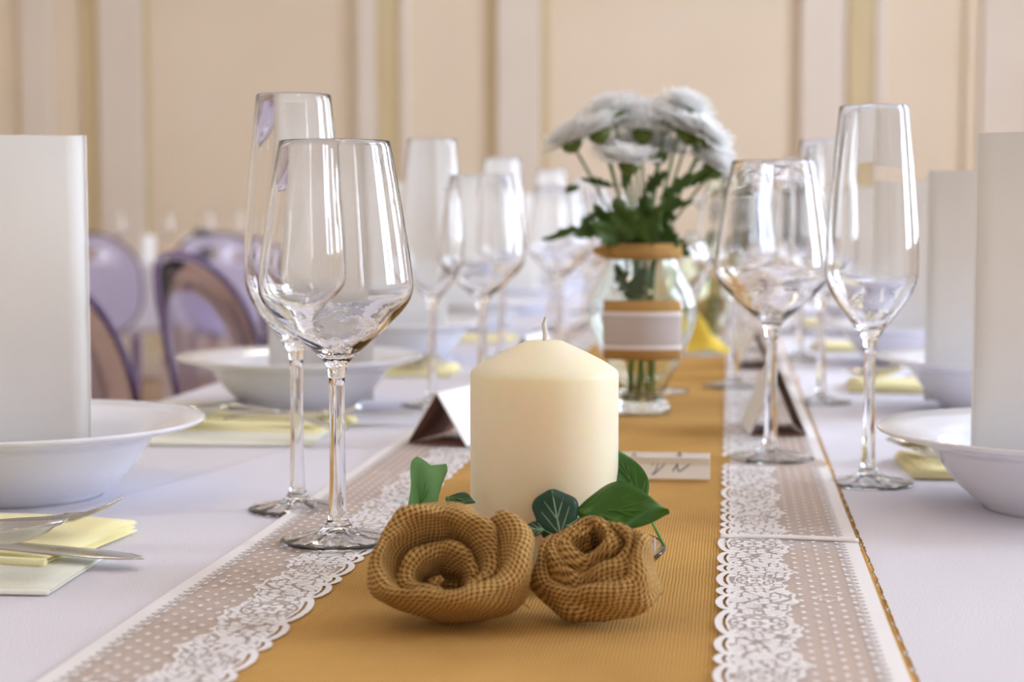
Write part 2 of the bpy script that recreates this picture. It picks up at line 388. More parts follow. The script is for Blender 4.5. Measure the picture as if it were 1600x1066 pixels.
def make_glass(name, label, out, inn, z0):
    root = thing(name, label, 'glass')
    k = next(i for i, p in enumerate(out) if p[1] >= z0)
    # split the continuous glass at the top of its stem: foot, stem, bowl
    i1 = next(i for i, p in enumerate(out) if p[1] >= .0134)
    V, F = lathe([(0, .0070), (.004, .0064), (.010, .0048), (.016, .0032), (.024, .0016), (.0315, .0002)]+out[1:i1+1]+[(0, out[i1][1])], 96)
    V2 = []
    for x, y, z in V:
        r_ = math.hypot(x, y); th = math.atan2(y, x)
        if .009 < r_ < .032: z += (.00034*math.sin(9*th+r_*300)*math.sin(r_*520) + .00022*math.sin(17*th-r_*500))*(1 if z > .0012 else .6)
        V2.append((x, y, max(z, 0)))
    mesh('foot', V2, F, M['glass'], True, root)
    mesh('stem', *lathe([(0, out[i1][1]+.00005)]+[(r, z+.00005) for r, z in out[i1:k]]+[(0, out[k-1][1]+.00005)], 32), M['glass'], True, root)
    V, F = lathe([(0, out[k-1][1]+.0001)]+[(r, z+.0001) for r, z in out[k-1:]]+inn, 96)
    V2 = []
    for x, y, z in V:      # slight hand-blown unevenness of the thick lower part
        r_ = math.hypot(x, y); th = math.atan2(y, x); a = max(0, min(1, (.152-z)/.02))*min(1, r_/.01)*.00013
        V2.append((x, y, z+a*(math.sin(11*th+z*900)+.7*math.sin(23*th-z*1500))))
    mesh('bowl', V2, F, M['glass'], True, root)
    return root
wine0 = make_glass('wine_glass', '', wine_out, wine_in, .1005)
tall0 = make_glass('tall_wine_glass', '', tall_out, tall_in, .1015)
onl = RZ+.0022
W = [(-.2290, .955, onl, 'wide wine glass standing on the left lace border, nearest to the cream candle'),
     (.0335, 1.330, onl, 'wide wine glass standing on the right lace border, beside the flat white name card'),
     (-.255, 1.71, onl, 'wide wine glass behind the cream candle, left of the flower jar'),
     (.0065, 1.90, onl, 'wide wine glass blurred behind the front right wide glass and beside the jar')]
S = [(-.2845, 1.072, T+.0001, 'tall narrow wine glass behind the front left wide glass, on the cloth'),
     (.102, 1.232, T+.0001, 'tall narrow wine glass nearest on the right, its foot on the bare cloth'),
     (-.3040, 1.69, T+.0001, 'tall narrow wine glass on the left, just behind the folded tent card'),
     (.0965, 1.772, T+.0001, 'tall narrow wine glass behind the right front tall glass, on the cloth')]
ordn = ['third', 'fourth', 'fifth', 'sixth', 'seventh']
for i in range(5):
    y = 2.27+i*.57
    W.append((-.245+rnd.uniform(-.01, .01), y+.06, RZ+.0022 if i else RZ+.003, 'blurred wide wine glass, %s from the camera in the left row' % ordn[i]))
    S.append((-.30+rnd.uniform(-.01, .01), y-.03, T+.0001, 'blurred tall narrow glass, %s from the camera in the left row' % ordn[i]))
    W.append((.012+rnd.uniform(-.01, .01), y+.16, RZ+.0022, 'blurred wide wine glass, %s from the camera in the right row' % ordn[i]))
    S.append((.10+rnd.uniform(-.01, .01), y+.05, T+.0001, 'blurred tall narrow glass, %s from the camera in the right row' % ordn[i]))
for src, lst, grp in ((wine0, W, 'wide wine glasses along the table'), (tall0, S, 'tall narrow wine glasses along the table')):
    for i, (x, y, z, lb) in enumerate(lst):
        o = src if i == 0 else copy_tree(src)
        o.location = (x, y, z); o.rotation_euler = (0, 0, rnd.uniform(0, 6)); o['label'] = lb; o.scale = (1, 1, .972 if src is wine0 else .995); o['group'] = grp

# ------------------------------------------------------------------ bowls and menu cards
bprof = [(0, .004), (.044, .003), (.046, 0), (.050, 0), (.052, .003)] + smooth_prof([(.056, .006), (.068, .018), (.077, .031), (.082, .0395)], 4) + \
    smooth_prof([(.086, .0415), (.100, .0455), (.1135, .0500)], 3) + [(.1145, .0515), (.1135, .0528)] + smooth_prof([(.100, .0490), (.086, .0450), (.079, .0415)], 3) + \
    smooth_prof([(.075, .036), (.066, .022), (.054, .010), (.040, .0075), (0, .0072)], 4)
bowl0 = None
LB = [(-.4915, 1.105), (-.437, 1.665), (-.448, 2.25), (-.445, 2.82), (-.45, 3.39), (-.45, 3.96), (-.45, 4.53)]
RB = [(.227, 1.145), (.275, 1.735), (.245, 2.28), (.25, 2.85), (.25, 3.42), (.25, 3.99), (.25, 4.56)]
on = ['nearest', 'second', 'third', 'fourth', 'fifth', 'sixth', 'seventh']
def menu_card():
    root = thing('menu_card', '', 'card')
    hw, h, a = .105, .243, math.radians(17)
    # outer fold: spine at origin, two leaves opening away from it (towards -x)
    for s, nm in ((-1, 'front_leaf'), (1, 'back_leaf')):
        V, F = grid(9, 3, lambda p, q, s=s: (-hw*p*math.cos(a), s*(hw*p*math.sin(a)+.003*math.sin(p*PI)), h*q))
        solid(mesh(nm, V, F, M['paper'], True, root), .0007)
    V, F = tube([(.0002, 0, 0), (.0002, 0, h*.5), (.0002, 0, h)], .0007, 8); mesh('fold', V, F, M['paper'], True, root)
    return root
card0 = menu_card(); first = True
SP = {('L', 0): -.441, ('L', 1): -.362, ('L', 2): -.385, ('R', 0): .163, ('R', 1): .199, ('R', 2): .192}
for side, lst in (('L', LB), ('R', RB)):
    sn = 'left' if side == 'L' else 'right'
    for i, (x, y) in enumerate(lst):
        if bowl0 is None:
            b = bowl0 = mesh('soup_bowl', *lathe(bprof, 72), M['bowl'], True)
        else: b = bowl0.copy(); C.objects.link(b)
        b.location = (x, y, T+.0001); b.scale = (1.11, 1.11, 1.03)
        tag(b, 'white soup bowl with wide rim, %s from the camera on the %s side' % (on[i], sn), 'bowl', 'white soup bowls along the table')
        c = card0 if first else copy_tree(card0); first = False
        sx = SP.get((side, i), x+.06 if side == 'L' else x-.06)
        c.location = (sx, y+.0, T+.0082); c.rotation_euler = (0, 0, 0 if side == 'L' else PI)
        c.scale = (1, 1, 1 if i == 0 else .965)
        c['label'] = 'tall folded white menu card standing in the %s bowl on the %s side' % (on[i], sn); c['group'] = 'menu cards standing in the bowls'

# ------------------------------------------------------------------ napkins
def napkin_mesh(w, d, seed, layers=4, th=.0016):
    """folded square: stacked leaves joined by a rolled fold along one edge"""
    parts = []; r = random.Random(seed)
    for k in range(layers):
        z = k*th; wx_ = w*(1-.02*k*r.random()); dy = d*(1-.03*r.random()); ph = r.random()*6
        V, F = grid(14, 10, lambda a, b: ((a-.5)*wx_, (b-.5)*dy, z+.0009*math.sin(a*7+ph)*a*k/2+.0006*math.sin(b*6+ph)*k/2+.0004+ .0015*k*(b-.5)**2))
        n = len(V); V2 = V+[(x, y, zz+th*.55) for x, y, zz in V]
        nu, nv = 14, 10
        F2 = [f[::-1] for f in F]+[tuple(i+n for i in f) for f in F]
        bd = [i*nv for i in range(nu)]+[(nu-1)*nv+j for j in range(1, nv)]+[i*nv+nv-1 for i in range(nu-2, -1, -1)]+[j for j in range(nv-2, 0, -1)]
        for p, q in zip(bd, bd[1:]+bd[:1]): F2.append((p, q, q+n, p+n))
        parts.append((V2, F2))
    V, F = tube([(-w/2, -d/2, th*layers/2), (0, -d/2, th*layers/2), (w/2, -d/2, th*layers/2)], th*layers/2*.98, 10); parts.append((V, F))
    return merge(*parts)
def napkin(x, y, w, d, rz, m, label, z=T+.0006, seed=1, layers=4):
    o = mesh('paper_napkin', *napkin_mesh(w, d, seed, layers), M[m], True, None, (x, y, z), (0, 0, rz)); return tag(o, label, 'napkin', 'folded paper napkins')
napkin(-.472, .853, .245, .105, .06, 'napkin_p', 'pale cream napkin with spoon on it in the bottom left corner', seed=2, layers=2)
napkin(-.474, .933, .215, .115, -.10, 'napkin_y', 'yellow napkin below the nearest left bowl, under the fork', seed=3, z=T+.0012)
napkin(-.475, 1.425, .24, .13, .10, 'napkin_p', 'cream napkin with spoon on it between the two nearest left bowls', seed=4, layers=2)
napkin(-.455, 1.50, .20, .11, -.12, 'napkin_y', 'yellow napkin just in front of the second left bowl', seed=5, z=T+.0012)
napkin(.235, 1.315, .20, .11, .04, 'napkin_y', 'yellow napkin right of the tall glass, behind the nearest right bowl', seed=6)
napkin(.235, 1.925, .20, .11, -.05, 'napkin_y', 'yellow napkin behind the second right bowl', seed=7)
napkin(-.44, 2.05, .20, .12, .05, 'napkin_y', 'yellow napkin just in front of the third left bowl', seed=8)
napkin(.225, 2.50, .20, .11, .05, 'napkin_y', 'yellow napkin behind the third right bowl', seed=9)
napkin(-.44, 2.62, .20, .12, .0, 'napkin_y', 'yellow napkin just in front of the fourth left bowl', seed=10)
napkin(.225, 3.06, .20, .11, 0, 'napkin_y', 'yellow napkin behind the fourth right bowl', seed=11)
V, F = grid(6, 6, lambda a, b: ((a-.5)*.15+(b-.5)*.02, (b-.5)*.16, .0005+.012*a*a*(1-b)))
tag(solid(mesh('paper_napkin', V, F, M['napkin_p'], True, None, (-.565, 1.60, T+.001), (0, 0, .35)), .001), 'thin white napkin corner lying flat at the left table edge before the chairs', 'napkin', 'folded paper napkins')

# ------------------------------------------------------------------ cutlery
def outline_piece(sections, th, nx=9):
    """sections: (x, halfwidth, z, cup)"""
    n = len(sections); V, F = [], []
    for s in (0, 1):
        for (x, hw, z, cup) in sections:
            for k in range(nx):
                q = -1+2*k/(nx-1); edge = (1-abs(q)**3)*.5+.5
                V.append((x, hw*q, z+cup*q*q+(th*edge if s else 0)-th*.5*(edge)))
    m = n*nx
    for i in range(n-1):
        for k in range(nx-1):
            a = i*nx+k; F.append((a, a+1, a+nx+1, a+nx)); F.append((m+a, m+a+nx, m+a+nx+1, m+a+1))
    for i in range(n-1):
        for k in (0, nx-1):
            a = i*nx+k; q = (a, a+nx, m+a+nx, m+a); F.append(q if k == 0 else q[::-1])
    for i in (0, n-1):
        for k in range(nx-1):
            a = i*nx+k; q = (a, m+a, m+a+1, a+1); F.append(q if i == 0 else q[::-1])
    return V, F
def handle(L0=.125, z0=.003, arch=.010):
    S_ = []
    for i in range(13):
        t = i/12; x = -L0*(1-t); hw = .0085*(1-t)**1.4+.0028; hw *= min(1, .45+t*6)
        S_.append((x, hw, z0+arch*math.sin(t*PI*.9)**1.3, -.0005))
    return S_
def spoon_parts(root):
    mesh('handle', *outline_piece(handle(), .0022), M['steel'], True, root)
    S_ = []
    for i in range(17):
        t = i/16; x = .0+.066*t; hw = .021*math.sqrt(max(0, 1-((t-.55)/.55 if t < .55 else (t-.55)/.45)**2))**.9+.0016
        hw = max(hw, .0030) if t < .2 else hw
        dep = .010*math.sin(PI*min(1, t*1.02))**.8
        S_.append((x, hw, .0060*(1-t)+.0015+.009-dep-.006*t*(1-t)*0, dep*.95))
    mesh('spoon_head', *outline_piece(S_, .0016, 13), M['steel'], True, root)
def fork_parts(root):
    mesh('handle', *outline_piece(handle(), .0022), M['steel'], True, root)
    S_ = [(0, .0030, .0062, 0), (.008, .0050, .0058, .0004), (.018, .0105, .0045, .001), (.030, .0125, .0035, .0012), (.036, .0122, .0032, .0012)]
    mesh('fork_head', *outline_piece(S_, .0018), M['steel'], True, root)
    for k in range(4):
        y = -.0103+k*.00687
        V, F = tube([(.0345, y, .0034+.0009), (.048, y*.97, .0030), (.062, y*.93, .0050), (.074, y*.9, .0090)], [.0016, .0014, .0012, .0005], 6)
        mesh('tine', V, F, M['steel'], True, root)
def knife_parts(root):
    S_ = [(x, hw, z, 0) for x, hw, z in ((-.12, .004, .003), (-.115, .0075, .003), (-.08, .0085, .0035), (-.03, .0065, .0035), (0, .0050, .0035))]
    mesh('handle', *outline_piece(S_, .0055), M['steel'], True, root)
    S_ = [(x, hw, .0035, 0) for x, hw in ((0, .0048), (.012, .0095), (.05, .0105), (.085, .0100), (.10, .0075), (.108, .0035), (.111, .0008))]
    mesh('blade', *outline_piece(S_, .0014), M['steel'], True, root)
PR = {}
def cutlery(kind, label, loc, rot):
    if kind not in PR:
        r = thing({'spoon': 'soup_spoon', 'fork': 'dinner_fork', 'knife': 'dinner_knife'}[kind], '', kind); {'spoon': spoon_parts, 'fork': fork_parts, 'knife': knife_parts}[kind](r); PR[kind] = r
    else: r = copy_tree(PR[kind])
    r.location = loc; r.rotation_euler = rot; r['label'] = label; r['group'] = kind+'s on the napkins'
cutlery('spoon', 'soup spoon with its bowl towards the camera in the bottom left corner', (-.412, .852, T+.011), (0, math.radians(-11), math.radians(-15)))
cutlery('fork', 'dinner fork with raised tines pointing right, over the nearest yellow napkin on the left', (-.424, .926, T+.0075), (0, math.radians(-11), math.radians(0)))
cutlery('knife', 'dinner knife with blade tip on the cloth, beside the nearest left napkin', (-.430, .893, T+.0062), (0, math.radians(1.5), math.radians(-9)))
cutlery('spoon', 'soup spoon on the cream napkin between the nearest two left bowls', (-.440, 1.415, T+.013), (0, 0, math.radians(160)))
cutlery('fork', 'dinner fork lying on the yellow napkin before the second left bowl', (-.41, 1.49, T+.0105), (0, 0, math.radians(20)))
cutlery('knife', 'dinner knife on the yellow napkin before the second left bowl', (-.40, 1.515, T+.0085), (0, 0, math.radians(4)))
cutlery('spoon', 'soup spoon on the yellow napkin behind the nearest right bowl', (.19, 1.335, T+.0095), (0, 0, math.radians(180)))
cutlery('fork', 'dinner fork on the yellow napkin behind the nearest right bowl', (.215, 1.30, T+.0085), (0, 0, math.radians(176)))
cutlery('spoon', 'soup spoon on the yellow napkin behind the second right bowl', (.20, 1.93, T+.0095), (0, 0, math.radians(172)))
cutlery('spoon', 'soup spoon on the yellow napkin before the third left bowl', (-.42, 2.05, T+.0095), (0, 0, math.radians(8)))
cutlery('fork', 'dinner fork on the yellow napkin before the third left bowl', (-.42, 2.02, T+.0085), (0, 0, math.radians(2)))

# ------------------------------------------------------------------ tent cards and the name card
def tent(loc, rz, label, w=.048, h=.050, ln=.085):
    r = thing('tent_card', label, 'card', loc, rz, 'folded tent place cards')
    a = Vector((-w/2, 0, .0008)); b = Vector((0, 0, h)); c = Vector((w/2, 0, .0008)); d = Vector((0, ln, 0))
    for nm, p, q in (('left_face', a, b), ('right_face', b, c)):
        nn = (q-p).cross(d).normalized()
        V = [p, q, q+d, p+d]; solid(mesh(nm, V, [(0, 1, 2, 3)], M['paper'], parent=r), .0006)
        V2 = [v-nn*.0007 for v in V]; solid(mesh('lining', V2, [(0, 1, 2, 3)], M['kraft'], parent=r), .0004)
    V = [(-w/2+.001, .001, .0008), (w/2-.001, .001, .0008), (w*.32, .030, .0022), (-w*.20, .034, .0022)]
    solid(mesh('tuck_flap', V, [(0, 1, 2, 3)], M['kraft'], parent=r), .0006)
    return r
tent((-.2440, 1.375, RZ+.0018), -.28, 'folded white tent card with brown inside, left of the cream candle', h=.045, w=.056)
tent((.044, 1.475, RZ+.0018), .10, 'folded white tent card behind the stem of the right wide wine glass', h=.060, w=.050)
tent((-.245, 1.98, RZ+.0025), -.2, 'blurred tent card behind the left wide wine glass')
tent((.035, 2.12, RZ+.0018), .1, 'blurred tent card on the right lace behind the first right tent card')
nc = thing('name_card', 'small white name card with handwriting, lying between the candle and the flower jar', 'card', (-.049, 1.215, RZ+.0022), .03)
tl = math.radians(24)
bevel(mesh('card', *box(-.038, .036, -.0008, .0010, 0, .020), M['paper'], parent=nc, rot=(-tl, 0, 0)), .0003, 1)
bevel(mesh('back_flap', *box(-.038, .036, .0060, .0072, 0, .0150), M['paper'], parent=nc, rot=(tl*.6, 0, 0)), .0003, 1)
def ink(path):
    V, F = tube([(x, -.0012, z) for x, z in path], .00035, 5); return V, F
strokes = [[(-.024, .006), (-.022, .013), (-.020, .019), (-.0185, .017), (-.021, .010), (-.0215, .005), (-.018, .006), (-.015, .009)],
           [(-.006, .010), (-.004, .015), (-.002, .012), (-.0035, .006), (-.006, .003), (-.003, .005), (.002, .010), (.004, .013)],
           [(.009, .006), (.012, .011), (.015, .018), (.0135, .020), (.0125, .014), (.013, .006), (.017, .008), (.022, .012)]]
mesh('handwriting', *merge(*[ink(smooth_prof(s, 4)) for s in strokes]), M['ink'], True, nc, rot=(-tl, 0, 0))

# ------------------------------------------------------------------ candle, dish
def candle(loc, label, fine=True):
    r = thing('pillar_candle', label, 'candle', loc)
    R0 = .0400
    pr_ = [(0, 0), (R0-.002, 0), (R0-.0005, .0006), (R0, .002), (R0, .1035), (R0-.0003, .1052), (R0-.0014, .1068)] + [(R0-.0014-(R0-.0112)*t, .1068+.0152*(t**.86)) for t in (.12, .25, .4, .55, .7, .85, 1)] + [(.006, .1225), (.003, .1216), (0, .1212)]
    mesh('wax_body', *lathe(pr_, 96 if fine else 40), M['candle'], True, r)
    mesh('wick', *tube([(0, 0, .1205), (.0004, 0, .1260), (-.0004, 0, .1310), (.0006, 0, .1350)], [.0013, .0013, .0012, .0008], 8), M['wick'], True, r)
    return r
def dish(loc, label):
    return tag(mesh('glass_dish', *lathe([(0, .0008), (.030, .0008), (.031, 0), (.034, 0), (.036, .001), (.052, .0025), (.062, .0065), (.0672, .0125), (.0672, .0136), (.0660, .0139), (.0655, .0128), (.061, .0085), (.051, .0048), (.036, .0038), (0, .0038)], 72), M['glass_green'], True, None, loc), label, 'dish')
DZ = RZ+.0016
dish((-.100, .896, DZ), 'shallow clear glass dish under the large cream candle')
candle((-.0985, .888, DZ+.0040), 'large cream pillar candle with unlit wick behind the two burlap roses')
dish((-.078, 2.90, RZ+.002), 'blurred glass dish under the second candle beyond the flower jar')
candle((-.078, 2.90, RZ+.006), 'blurred cream pillar candle standing beyond the flower jar', False)

def vz(px, py, Y):   # point of the bouquet at its own distance Y
    fwd = Vector((-math.sin(yaw)*math.cos(pitch), math.cos(yaw)*math.cos(pitch), -math.sin(pitch))); rt = Vector((math.cos(yaw), math.sin(yaw), 0)); up = rt.cross(fwd)
    d = fwd*2600+rt*(px-800)+up*(533-py); return Vector((0, 0, T+.195))+d*(Y/d.y)
# ------------------------------------------------------------------ burlap roses
def rose(label, loc, turns, tilt, az, seed, rad, prof, shift, ysq, tail, wrin=.0034, xs=1.0):
    """rad: fn(f)->lip radius; prof: fn(f)->(height, lip roll, outer drop); coils start at shift and grow outwards"""
    nth = int(turns*56); nc_ = 19
    V, UV = [], []; au = 0.0; pm = None
    th_end = math.radians(tail)
    for i in range(nth):
        f = i/(nth-1); th = th_end-(1-f)*turns*2*PI
        r = rad(f)*(1+.05*math.sin(th*1.37+seed)+.035*math.sin(th*2.9+seed*2))
        h, lp, drop = prof(f)
        h *= 1+.09*math.sin(th*1.9+seed*3)+.05*math.sin(th*4.3)
        lp *= 1+.35*math.sin(th*1.1+seed)
        end = max(0, (f-.94)/.06); r *= 1-.10*end; h *= 1-.25*end
        cx, cy = shift[0]*(1-f), shift[1]*(1-f)
        acc = 0; prev = None
        for j in range(nc_):
            s = j/(nc_-1)
            if s < .42:
                q = s/.42; rr = r*(.40+.60*q**.75); z = h*q**1.1*.94
            elif s < .68:
                q = (s-.42)/.26; a = PI*q; rr = r+lp*.5*(1-math.cos(a)); z = h*.94+lp*.6*math.sin(a)
            else:
                q = (s-.68)/.32; rr = r+lp-r*.30*max(0, drop-.5)*q*q+lp*.25*math.sin(q*PI); z = h*.94-drop*h*.94*q
            p = Vector((cx+rr*math.cos(th)*xs, cy+rr*math.sin(th), max(z, 0)))
            p += noise.noise_vector(p*48+Vector((seed, 0, 0)))*wrin + noise.noise_vector(p*130+Vector((0, seed, 0)))*wrin*.33
            if prev is not None: acc += (p-prev).length
            prev = p
            if j == 0:
                pj = Vector((r*math.cos(th), r*math.sin(th), 0)); au += (pj-pm).length if pm is not None else 0; pm = pj
            V.append(p); UV.append((au+acc*.45, acc-au*.05))
    F = [(i*nc_+j, (i+1)*nc_+j, (i+1)*nc_+j+1, i*nc_+j+1) for i in range(nth-1) for j in range(nc_-1)]
    rt = Matrix.Rotation(az, 3, 'Z') @ Matrix.Rotation(tilt, 3, 'X') @ Matrix.Diagonal((1, ysq, 1))
    V = [rt @ v for v in V]; mz = min(v.z for v in V); O = Vector((0, 0, mz))
    root = thing('burlap_rose', label, 'fabric flower', loc, 0, 'burlap roses beside the candles')
    o = mesh('rolled_ribbon', [v-O for v in V], F, M['rose'], True, root, uv=UV)
    md = o.modifiers.new('sub', 'SUBSURF'); md.levels = 1; md.render_levels = 1
    solid(o, .0014, 0)
    # gathered fabric closing the underside
    n = 28; Vb, Ub = [(0, 0, .001)], [(0, 0)]
    R_ = rad(1)
    for q in (.5, .8):
        for i in range(n):
            a = 2*PI*i/n; Vb.append((R_*q*math.cos(a)*xs, R_*q*math.sin(a), .001)); Ub.append((R_*q*math.cos(a), R_*q*math.sin(a)))
    Fb = [(0, 1+i, 1+(i+1) % n) for i in range(n)]+[(1+i, 1+n+i, 1+n+(i+1) % n, 1+(i+1) % n) for i in range(n)]
    solid(mesh('gathered_base', [rt @ Vector(v)-O for v in Vb], Fb, M['rose'], True, root, uv=Ub), .0014)
    parts = []; rr = random.Random(int(seed*7))
    for k in range(60):
        v = V[rr.randrange(int(len(V)*.45), len(V))]-O; d = Vector((rr.uniform(-1, 1), rr.uniform(-1, .2), rr.uniform(-.6, 1)))
        if v.z < .006: continue
        parts.append(tube([v, v+d*.0018, v+d*.0028+Vector((rr.uniform(-1, 1), 0, rr.uniform(-1, 1)))*.0014], [.00028, .00024, .00015], 4))
    q = mesh('loose_threads', *merge(*parts), M['thread'], True, root); q['kind'] = 'stuff'
    return root
rose('larger wide open burlap rose on the left in front of the cream candle', (-.1385, .790, RZ+.0012), 2.75, math.radians(54), math.radians(6), 1.3,
     lambda f: .0050+.0300*f**1.2, lambda f: (.013+.024*f, .0048+.0042*f, .25+.75*max(0, (f-.6)/.4)), (.006, -.013), .80, 40, xs=.95, wrin=.0048)
rose('smaller tightly wrapped burlap rose on the right in front of the candle', (-.0545, .797, RZ+.0012), 2.9, math.radians(46), math.radians(-34), 4.1,
     lambda f: .004+.0235*f**1.0, lambda f: (.028-.004*f, .0050+.0026*f, .3+.7*max(0, (f-.6)/.4)), (-.006, .004), .82, 80, wrin=.0055)
rose('blurred burlap rose in front of the far candle beyond the jar', (-.032, 2.80, RZ+.003), 2.2, math.radians(48), .2, 2.2,
     lambda f: .005+.028*f, lambda f: (.015+.018*f, .006, .3+.7*max(0, (f-.6)/.4)), (0, 0), .85, -80)

# ------------------------------------------------------------------ ivy
def leaf_mesh(rows, length, width, bend=.0, fold=.2, curl=.0, nx=9, notch=0):
    """rows: (t, left halfwidth, right halfwidth) along the midrib"""
    P = smooth_prof(rows, 4); V = []; n = len(P)
    for t, a, b in P:
        for k in range(nx):
            q = -1+2*k/(nx-1); x = (a*q if q < 0 else b*q)*width
            V.append((x, t*length-notch*length*(1-abs(q))*t**6, fold*abs(x)+bend*length*t*t+curl*math.sin(t*9+q*3)*length*.05-(.10*width*abs(q)**3 if abs(q) > .6 else 0)*.5))
    F = [(i*nx+j, i*nx+j+1, (i+1)*nx+j+1, (i+1)*nx+j) for i in range(n-1) for j in range(nx-1)]
    return V, F
def place_leaf(name, label, rows, length, width, base, tip, normal, m, vm, bend=.1, fold=.25, curl=.5, cat='leaf', veins=True, group='ivy leaves round the candle', parent=None, petiole=None, vr=.00035, notch=0):
    base, tip, nm = Vector(base), Vector(tip), Vector(normal)
    y = (tip-base).normalized(); x = y.cross(nm).normalized(); z = x.cross(y)
    Mx = Matrix((x, y, z)).transposed().to_4x4(); Mx.translation = base
    length = (tip-base).length if length is None else length
    V, F = leaf_mesh(rows, length, width, bend, fold, curl, notch=notch)
    if parent is None:
        root = thing(name, label, cat, tuple(base), 0, group); Mx.translation = (0, 0, 0)
    else: root = parent; Mx.translation = base-root.location
    o = mesh('blade', [Mx @ Vector(v) for v in V], F, M[m], True, root); solid(o, .0005)
    if veins:
        def pz(x_, t): return (x_, t*length, fold*abs(x_)+bend*length*t*t+.00045)
        parts = [tube([Mx @ Vector(pz(0, t)) for t in (0, .25, .5, .75, .97)], [vr*1.3, vr*1.2, vr, vr*.8, vr*.4], 5)]
        for s in (-1, 1):
            for t0, t1, f in ((.05, .32, .80), (.12, .62, .62), (.42, .80, .42)):
                parts.append(tube([Mx @ Vector(pz(s*width*f*k, t0+(t1-t0)*k)) for k in (0, .35, .7, 1)], [vr, vr*.8, vr*.6, vr*.3], 5))
        mesh('vein', *merge(*parts), M[vm], True, root)
    if petiole:
        mesh('petiole', *tube([Vector(p)-root.location for p in petiole], .0008, 6), M[vm], True, root)
    return root
IVY = [(0, .12, .12), (.06, .75, .70), (.20, .98, .92), (.36, .62, .60), (.52, .52, .55), (.75, .30, .32), (.92, .10, .10), (1, .01, .01)]
OVAL = [(0, .10, .10), (.08, .45, .5), (.28, .92, .98), (.5, 1.0, .95), (.72, .68, .62), (.9, .25, .22), (1, .01, .01)]
NOTCH = [(0, .05, .05), (.15, .42, .50), (.38, .55, .72), (.60, .62, .72), (.80, .82, .78), (.92, .86, .84), (1.0, .66, .70)]
Z = RZ
WIDE = [(0, .25, .25), (.12, .70, .55), (.32, .85, .80), (.55, .92, 1.0), (.75, .98, .95), (.90, .75, .50), (1, .15, .12)]
place_leaf('ivy_leaf', 'light green ivy leaf standing upright left of the cream candle', NOTCH, None, .0118, vz(645, 836, .868), vz(673, 721, .885), (.25, -1, .25), 'leaf_light', 'vein_g', .05, .35, .8, notch=.07)
place_leaf('ivy_leaf', 'dark green leaf with pale veins against the candle between the roses', WIDE, None, .0118, vz(877, 846, .832), vz(862, 765, .840), (.10, -1, .25), 'leaf_dark', 'vein', .0, -.10, .3, vr=.00042)
place_leaf('ivy_leaf', 'broad glossy green ivy leaf above the right burlap rose', OVAL, None, .0145, vz(903, 797, .845), vz(1046, 800, .836), (.0, -.85, .55), 'leaf', 'vein_g', .02, .2, .8)
place_leaf('ivy_leaf', 'pointed green ivy leaf rising at the right edge of the candle', OVAL, None, .0088, vz(1003, 792, .880), vz(960, 698, .895), (.25, -1, .15), 'leaf', 'vein_g', .0, .4, .4, petiole=[vz(1003, 792, .88), vz(1022, 822, .865), vz(1037, 852, .850)])
place_leaf('ivy_leaf', 'small dark leaf lobe just left of the veined leaf', OVAL, None, .0042, vz(850, 828, .834), vz(816, 826, .834), (0, -.8, .5), 'leaf_dark', 'vein', .0, .2, .3)
place_leaf('ivy_leaf', 'narrow dark leaf lying between the veined leaf and the broad leaf', OVAL, None, .0050, vz(885, 822, .829), vz(942, 826, .829), (0, -.8, .7), 'leaf_dark', 'vein', .0, .2, .3)
place_leaf('ivy_leaf', 'small dark ivy leaf tip peeking left of the candle base', OVAL, None, .005, vz(698, 778, .860), vz(742, 785, .848), (0, -.6, .8), 'leaf_dark', 'vein_g', .0, .2, .3)
place_leaf('ivy_leaf', 'dark ivy leaf tip at the lower left of the larger rose', OVAL, None, .005, vz(630, 850, .845), vz(592, 866, .838), (0, -.7, .7), 'leaf', 'vein_g', .0, .2, .3)
# a curl of lace trim on the dish
V, F = grid(40, 5, lambda a, b: (-.062+.024*a+.002*math.sin(a*9), .852-.006*math.sin(a*5), Z+.010+.018*a*(1-.3*a)+.0065*(b-.5)+.003*math.sin(a*14)*(b-.3)))
tag(solid(mesh('lace_ribbon', V, F, M['lace'], True), .0005), 'crumpled scrap of white lace ribbon at the right edge of the glass dish', 'ribbon')

